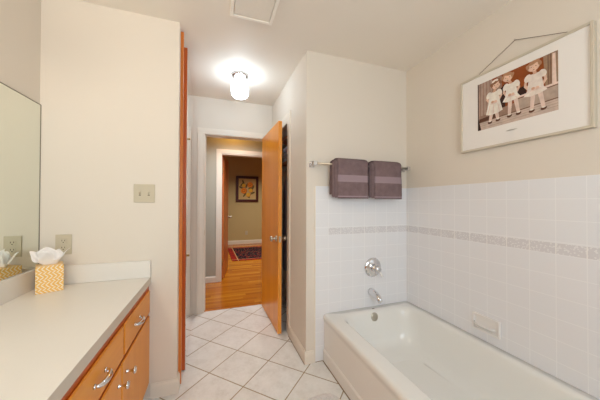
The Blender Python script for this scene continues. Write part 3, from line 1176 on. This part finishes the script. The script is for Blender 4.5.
# ------------------------------------------------------------------ framed photograph of three children
pf = thing('framed_photograph', 'wide pale frame with a sepia photograph of three toddlers, above the tub', 'picture', (XR, 0.953, 1.592))
PY0, PY1, PZ0, PZ1 = 0.628, 1.277, 1.592, 2.082
M_['frame'] = simple('pale_silver_frame', (208, 200, 184), 0.35, 0.35)
M_['mat'] = simple('white_picture_mat', (236, 232, 228), 0.8)
XFp = XR - 0.026
bm = new()
wf = 0.013
box(bm, XFp, XR - 0.002, PY0, PY0 + wf, PZ0, PZ1, 0.002)
box(bm, XFp, XR - 0.002, PY1 - wf, PY1, PZ0, PZ1, 0.002)
box(bm, XFp, XR - 0.002, PY0 + wf, PY1 - wf, PZ0, PZ0 + wf, 0.002)
box(bm, XFp, XR - 0.002, PY0 + wf, PY1 - wf, PZ1 - wf, PZ1, 0.002)
obj('frame', bm, M_['frame'], pf)
xm = XR - 0.018
bm = new(); box(bm, xm, XR - 0.003, PY0 + wf - 0.001, PY1 - wf + 0.001, PZ0 + wf - 0.001, PZ1 - wf + 0.001)
obj('mat_board', bm, M_['mat'], pf)
sep = {}
for nm, rgb in dict(bg=(138, 68, 24), dark=(52, 26, 18), mid=(150, 120, 104), wallL=(170, 146, 134), wallR=(150, 122, 98), step=(176, 156, 142), ground=(196, 176, 164), skin=(222, 186, 164),
                    skin2=(204, 160, 136), dress=(238, 222, 212), dress2=(222, 198, 186), pink=(236, 216, 206), hair=(172, 128, 96), hair2=(136, 92, 66), shoe=(92, 58, 44), line=(120, 90, 74)).items():
    sep[nm] = simple('sepia_' + nm, rgb, 0.6, 0, 0.3, 0.32, 34)
order = list(sep)
U0, V0, UW, VH = 1.157, 1.716, 0.402, 0.302
bm = new()
layer = [0]


def P2(u, v, lift):
    return Vector((xm - 0.0004 - lift, U0 - u * UW, V0 + v * VH))


def pol(pts, m):
    layer[0] += 1
    l = layer[0] * 0.00002
    fc = bm.faces.new([bm.verts.new(P2(u, v, l)) for u, v in pts])
    fc.material_index = order.index(m)


def ell(cu, cv, ru, rv, m, a=0, n=22):
    ca_, sa_ = math.cos(a), math.sin(a)
    k_ = VH / UW
    pts = []
    for k in range(n):
        t_ = 2 * PI * k / n
        ex, ey = ru * math.cos(t_), rv * k_ * math.sin(t_)
        pts.append((cu + ex * ca_ - ey * sa_, cv + (ex * sa_ + ey * ca_) / k_))
    pol(pts, m)


pol([(0, 0), (1, 0), (1, 1), (0, 1)], 'bg')
pol([(0, 0.20), (0.24, 0.24), (0.22, 1), (0, 1)], 'wallL')
for a_ in (0.03, 0.08, 0.13, 0.18):
    pol([(a_, 0.25), (a_ + 0.014, 0.25), (a_ + 0.012, 1), (a_ - 0.002, 1)], 'mid')
pol([(0.20, 0.25), (0.34, 0.25), (0.36, 0.98), (0.30, 1.0), (0.22, 0.84)], 'mid')
pol([(0.30, 0.25), (0.40, 0.25), (0.40, 0.80), (0.33, 0.72)], 'dark')
pol([(0.53, 0.40), (0.66, 0.40), (0.66, 0.62), (0.53, 0.58)], 'dark')
pol([(0.88, 0.30), (1, 0.30), (1, 1), (0.85, 1)], 'wallR')
for a_ in (0.90, 0.925, 0.965):
    pol([(a_, 0.36), (a_ + 0.012, 0.36), (a_ + 0.008, 1), (a_ - 0.006, 1)], 'line')
pol([(0.94, 0.45), (0.985, 0.45), (0.975, 0.98), (0.945, 0.98)], 'dress2')
pol([(0, 0), (1, 0), (1, 0.22), (0, 0.17)], 'ground')
pol([(0.52, 0.20), (1, 0.21), (1, 0.44), (0.52, 0.42)], 'step')
pol([(0.52, 0.42), (1, 0.44), (1, 0.475), (0.52, 0.455)], 'dress2')
pol([(0.52, 0.40), (1, 0.42), (1, 0.44), (0.52, 0.42)], 'line')
pol([(0.02, 0.17), (0.55, 0.19), (0.55, 0.36), (0.02, 0.30)], 'mid')
pol([(0.02, 0.17), (0.30, 0.18), (0.30, 0.27), (0.02, 0.24)], 'shoe')
pol([(0, 0.155), (1, 0.195), (1, 0.215), (0, 0.175)], 'line')
for vv in (0.035, 0.08, 0.125):
    pol([(0, vv), (1, vv + 0.03), (1, vv + 0.042), (0, vv + 0.010)], 'step')
pol([(0.0, 0.0), (0.05, 0.0), (0.02, 0.18), (0.0, 0.30)], 'dark')


def toddler(u, sh, lap, hem, feet, w_, hd, hr, tilt, hairm, dressm, bow):
    # legs and shoes
    for fu in feet:
        lu = u + (fu[0] - u) * 0.55
        pol([(lu - 0.028, hem + 0.05), (lu + 0.028, hem + 0.05), (fu[0] + 0.020, fu[1] + 0.02), (fu[0] - 0.020, fu[1] + 0.02)], 'dress2' if dressm != 'dress2' else 'skin')
        ell(fu[0], fu[1] + 0.005, 0.034, 0.030, 'shoe', 0.15)
        ell(fu[0], fu[1] + 0.028, 0.022, 0.014, 'dress')
    # arms
    for s_ in (-1, 1):
        pol([(u + s_ * w_ * 0.75, sh - 0.03), (u + s_ * w_ * 1.02, sh - 0.07), (u + s_ * w_ * 1.12, lap + 0.10), (u + s_ * w_ * 0.6, lap - 0.02), (u + s_ * w_ * 0.45, lap + 0.03), (u + s_ * w_ * 0.85, lap + 0.12)], 'skin')
    # dress
    pol([(u - w_ * 0.55, sh), (u + w_ * 0.55, sh), (u + w_ * 0.80, lap), (u + w_ * 1.15, hem + 0.03), (u + w_ * 0.5, hem), (u - w_ * 0.5, hem - 0.01), (u - w_ * 1.15, hem + 0.02), (u - w_ * 0.80, lap)], dressm)
    for s_ in (-1, 1):
        ell(u + s_ * w_ * 0.72, sh - 0.045, w_ * 0.34, 0.07, dressm, s_ * 0.4)
    ell(u, lap - 0.01, w_ * 0.55, 0.016, 'dress2')
    for q in (-0.6, -0.1, 0.45):
        pol([(u + w_ * q, lap - 0.04), (u + w_ * (q + 0.10), lap - 0.04), (u + w_ * (q * 1.5 + 0.12), hem + 0.02), (u + w_ * q * 1.5, hem + 0.02)], 'dress2' if dressm == 'dress' else 'dress')
    ell(u - w_ * 0.2, lap + 0.02, 0.022, 0.025, 'skin2')
    ell(u + w_ * 0.2, lap + 0.015, 0.022, 0.025, 'skin')
    # neck and head
    hu, hv = hd
    pol([(u - 0.02, sh - 0.01), (u + 0.02, sh - 0.01), (hu + 0.02, hv - 0.03), (hu - 0.02, hv - 0.03)], 'skin2')
    ell(hu, hv + 0.012, hr * 1.12, hr * 1.30, hairm, tilt)
    ell(hu + 0.006 * math.sin(tilt), hv - 0.012, hr * 0.88, hr * 1.05, 'skin', tilt)
    ell(hu, hv + hr * 0.95, hr * 1.0, hr * 0.42, hairm, tilt)
    for s_ in (-1, 1):
        ell(hu + s_ * hr * 0.36, hv - 0.004, 0.006, 0.006, 'dark', tilt, 10)
        ell(hu + s_ * hr * 0.95, hv + 0.02, hr * 0.28, hr * 0.6, hairm, tilt)
    ell(hu, hv - hr * 0.35, 0.005, 0.008, 'skin2', tilt, 10)
    ell(hu, hv - hr * 0.85, 0.012, 0.005, 'shoe', tilt, 10)
    if bow:
        ell(hu - hr * 0.5, hv + hr * 1.35, 0.03, 0.022, 'dress', 0.5)
        ell(hu + hr * 0.1, hv + hr * 1.45, 0.028, 0.020, 'dress', -0.4)


toddler(0.245, 0.72, 0.50, 0.27, [(0.185, 0.11), (0.300, 0.12)], 0.105, (0.275, 0.845), 0.066, 0.45, 'hair2', 'dress', True)
toddler(0.480, 0.76, 0.52, 0.42, [(0.455, 0.13), (0.570, 0.13)], 0.100, (0.435, 0.895), 0.068, -0.35, 'hair', 'dress', False)
toddler(0.765, 0.76, 0.48, 0.38, [(0.725, 0.10), (0.855, 0.09)], 0.115, (0.750, 0.895), 0.072, 0.25, 'hair', 'pink', False)
pol([(0, 0), (0.012, 0), (0.012, 1), (0, 1)], 'dark')
photo = obj('photo_print', bm, [sep[k] for k in order], pf, 'sepia print of three toddlers sitting on a step')
bm = new()
for k in range(9):
    box(bm, xm - 0.0006, xm - 0.0001, 0.935 + k * 0.0055, 0.948 + k * 0.0055, 1.6700, 1.6740)
obj('caption', bm, simple('faint_caption_ink', (212, 206, 200), 0.8), pf, 'faint caption line under the print')
bm = new()
tube(bm, [(XR - 0.012, 1.172, PZ1 - 0.002), (XR - 0.006, 0.951, 2.192)], 0.0014, 8)
tube(bm, [(XR - 0.006, 0.951, 2.192), (XR - 0.012, 0.704, PZ1 - 0.002)], 0.0014, 8)
obj('hanging_wire', bm, simple('dark_picture_wire', (110, 92, 76), 0.5, 0.4), pf)
bm = new()
lathe(bm, [(0.0018, 0.0), (0.0018, 0.010), (0.0045, 0.011), (0.004, 0.013)], (XR - 0.0002, 0.950, 2.191), (-1, 0, 0.25), 12)
obj('nail', bm, M_['brushed'], None, 'small nail holding the picture wire', 'nail')

# ------------------------------------------------------------------ bath mat by the tub
bm = new()
mx, my, L2, W2 = 0.0, 0.0, 0.30, 0.20
NXm, NYm = 60, 44
gridm = []
for a in range(NXm + 1):
    row = []
    for b in range(NYm + 1):
        uu, vv = a / NXm * 2 - 1, b / NYm * 2 - 1
        # rounded corners
        k_ = max(abs(uu), abs(vv))
        r_ = (abs(uu) ** 5 + abs(vv) ** 5) ** (1 / 5)
        f_ = k_ / r_ if r_ > 1e-6 else 1
        x_, y_ = uu * f_ * L2, vv * f_ * W2
        edge = min(1.0, (1 - k_) * 14)
        hh = 0.003 + 0.014 * math.sqrt(max(0, edge)) + (0.004 * noise.noise(Vector((x_ * 90, y_ * 90, 0))) if edge > 0.3 else 0)
        row.append(bm.verts.new((x_, y_, hh)))
    gridm.append(row)
for a in range(NXm):
    for b in range(NYm):
        bm.faces.new((gridm[a][b], gridm[a + 1][b], gridm[a + 1][b + 1], gridm[a][b + 1])).smooth = True
be = [e for e in bm.edges if e.is_boundary]
r = bmesh.ops.extrude_edge_only(bm, edges=be)
for v_ in [q for q in r['geom'] if isinstance(q, bmesh.types.BMVert)]:
    v_.co.z = 0.0005
bmesh.ops.holes_fill(bm, edges=[e for e in bm.edges if e.is_boundary])
mt = obj('bath_mat', bm, M_['shag'], None, 'shaggy grey and white bath mat beside the tub', 'bath mat')
mt.rotation_euler = (0, 0, math.radians(96))
mt.location = (0.595, 1.185, 0.0)

# ------------------------------------------------------------------ hallway
bm = new(); box(bm, -1.6, 2.6, 3.07, 4.25, -0.05, 0.0)
box(bm, -1.6, 4.0, 4.25, 7.9, -0.05, 0.0)
struct('floor_hallway', bm, M_['hardwood'])
HX0, HX1, YG = 0.106, 0.900, 4.130
bm = new()
box(bm, -1.6, HX0, YG, 4.25, 0, 2.60)
box(bm, HX1, 4.0, YG, 4.25, 0, 2.60)
box(bm, HX0, HX1, YG, 4.25, ZD, 2.60)
struct('wall_hallway', bm, M_['hallgreen'])
bm = new()
box(bm, -1.66, -1.6, 3.025, 4.25, 0, H)
box(bm, 2.6, 2.66, 3.025, 4.25, 0, H)
struct('wall_hallway_ends', bm, M_['hallgreen'])
bm = new(); box(bm, -1.66, 2.66, 3.10, YG, H, H + 0.05)
struct('ceiling_hallway', bm, M_['orange_ceiling'])
bm = new(); base_run(bm, (-1.6, YG), (HX0 - 0.072, YG), (0, -1)); base_run(bm, (HX1 + 0.072, YG), (2.6, YG), (0, -1))
struct('baseboard_hallway', bm, M_['trim'])
bm = new()
casing_x(bm, HX0, HX1, ZD, YG, -1, 0.072, 0.072)
box(bm, HX0, HX0 + 0.016, YG, 4.25, 0, ZD)
box(bm, HX1 - 0.016, HX1, YG, 4.25, 0, ZD)
box(bm, HX0 + 0.016, HX1 - 0.016, YG, 4.25, ZD - 0.016, ZD)
struct('trim_7', bm, M_['trim'], 'white casing of the far doorway')
al = thing('ceiling_light', 'brass base of an added amber lamp in the hallway, unseen above the doorway', 'ceiling lamp', (0.30, 3.86, 2.40))
bm = new(); lathe(bm, [(0.055, 0), (0.055, -0.018), (0.046, -0.022)], (0.30, 3.86, H - 0.0003), (0, 0, 1), 24)  # made-up fixture for the added amber light, never in view
obj('base', bm, M_['brass'], al)
# far door leaf, open into the far room
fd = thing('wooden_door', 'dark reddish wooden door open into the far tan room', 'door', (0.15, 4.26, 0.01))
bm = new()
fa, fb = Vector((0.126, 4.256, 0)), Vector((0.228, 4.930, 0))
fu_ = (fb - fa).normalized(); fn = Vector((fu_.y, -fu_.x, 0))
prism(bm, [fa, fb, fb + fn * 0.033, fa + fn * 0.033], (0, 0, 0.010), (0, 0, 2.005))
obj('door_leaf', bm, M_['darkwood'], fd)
knob(fb - fu_ * 0.065 + fn * 0.0332 + Vector((0, 0, 0.97)), fn, fd, M_['brushed'], 0.9)
for zz in (0.22, 1.72):
    bm = new(); lathe(bm, [(0.007, 0), (0.007, 0.10)], (fa.x + 0.008, fa.y - 0.009, zz), (0, 0, 1), 12)
    obj('hinge', bm, M_['brass'], fd)

# ------------------------------------------------------------------ far room
YR = 7.65
bm = new(); box(bm, -1.6, 4.0, YR, YR + 0.1, 0, 2.62)
struct('wall_far_room', bm, M_['roomtan'])
bm = new()
box(bm, -1.66, -1.6, 4.25, YR + 0.1, 0, 2.62)
box(bm, 4.0, 4.06, 4.25, YR + 0.1, 0, 2.62)
struct('wall_far_room_sides', bm, M_['roomtan'])
bm = new(); box(bm, -1.66, 4.06, 4.13, YR + 0.1, 2.62, 2.67)
struct('ceiling_far_room', bm, M_['orange_ceiling'])
bm = new(); base_run(bm, (-1.6, YR), (4.0, YR), (0, -1), 0.11)
struct('baseboard_far_room', bm, M_['trim'])
rg = obj('oriental_rug', (lambda b: (box(b, -0.72, 0.72, -0.80, 0.80, 0, 0.009, 0.003), b)[1])(new()), M_['rug'], None, 'dark red and navy oriental rug on the hardwood floor of the far room', 'rug')
rg.location = (1.085, 6.26, 0.0003)
rg.rotation_euler = (0, 0, math.radians(1))

pa_ = thing('framed_painting', 'small painting of orange blooms in a dark red frame on the far wall', 'picture', (0.96, YR, 1.27))
ax0, ax1, az0, az1 = 0.622, 1.290, 1.262, 2.035
M_['redframe'] = simple('dark_red_frame', (74, 22, 14), 0.3)
M_['canvas'] = simple('tan_canvas', (206, 176, 124), 0.8, 0, 0.3, 0.08, 8)
bm = new()
wf = 0.075
for q in ((ax0, ax0 + wf, az0, az1), (ax1 - wf, ax1, az0, az1), (ax0 + wf, ax1 - wf, az0, az0 + wf), (ax0 + wf, ax1 - wf, az1 - wf, az1)):
    box(bm, q[0], q[1], YR - 0.035, YR - 0.001, q[2], q[3], 0.006)
obj('frame', bm, M_['redframe'], pa_)
bm = new(); box(bm, ax0 + wf, ax1 - wf, YR - 0.018, YR - 0.002, az0 + wf, az1 - wf)
obj('canvas', bm, M_['canvas'], pa_)
M_['org'] = simple('orange_paint', (236, 140, 30), 0.7)
M_['yel'] = simple('yellow_paint', (232, 186, 60), 0.7)
M_['olv'] = simple('olive_leaf_paint', (104, 92, 44), 0.7)
M_['dko'] = simple('dark_orange_paint', (182, 84, 16), 0.7)
bm = new()
cxp, czp = (ax0 + ax1) / 2, (az0 + az1) / 2
ly = [0]


def disc(u, v, r, m, sq=1.0, a=0.0):
    ly[0] += 1
    pts = []
    for k in range(20):
        t_ = 2 * PI * k / 20
        e1, e2 = r * math.cos(t_), r * sq * math.sin(t_)
        pts.append(bm.verts.new((cxp + u + e1 * math.cos(a) - e2 * math.sin(a), YR - 0.0183 - 0.0001 * ly[0], czp + v + e1 * math.sin(a) + e2 * math.cos(a))))
    bm.faces.new(pts).material_index = m


for u_, v_, a_ in ((-0.12, 0.20, 1.9), (-0.02, 0.10, 1.2), (0.02, -0.22, 2.4), (0.16, -0.12, 0.5), (-0.18, 0.04, 2.7), (0.10, 0.02, 0.2), (-0.08, -0.18, 0.9), (0.17, 0.05, 1.2), (-0.15, 0.14, 0.8)):
    disc(u_, v_, 0.075, 2, 0.35, a_)
for u_, v_, r_, m_ in ((0.085, 0.125, 0.085, 0), (-0.10, -0.055, 0.090, 0), (-0.10, 0.10, 0.060, 1), (0.105, -0.045, 0.062, 1), (0.03, -0.175, 0.066, 1)):
    disc(u_, v_, r_, 3)
    disc(u_ - 0.006, v_ + 0.006, r_ * 0.90, m_)
    disc(u_ - 0.01, v_ + 0.005, r_ * 0.5, 3 if m_ == 0 else 0)
    disc(u_ - 0.012, v_ + 0.010, r_ * 0.38, m_)
obj('painted_bouquet', bm, [M_['org'], M_['yel'], M_['olv'], M_['dko']], pa_, 'orange and yellow blooms with olive leaves')
wall_plate('power_outlet', 0.905, 0.975, 0.27, 0.385, YR, 'small tan outlet low on the far room wall below the painting', 'outlet', b_outlet)
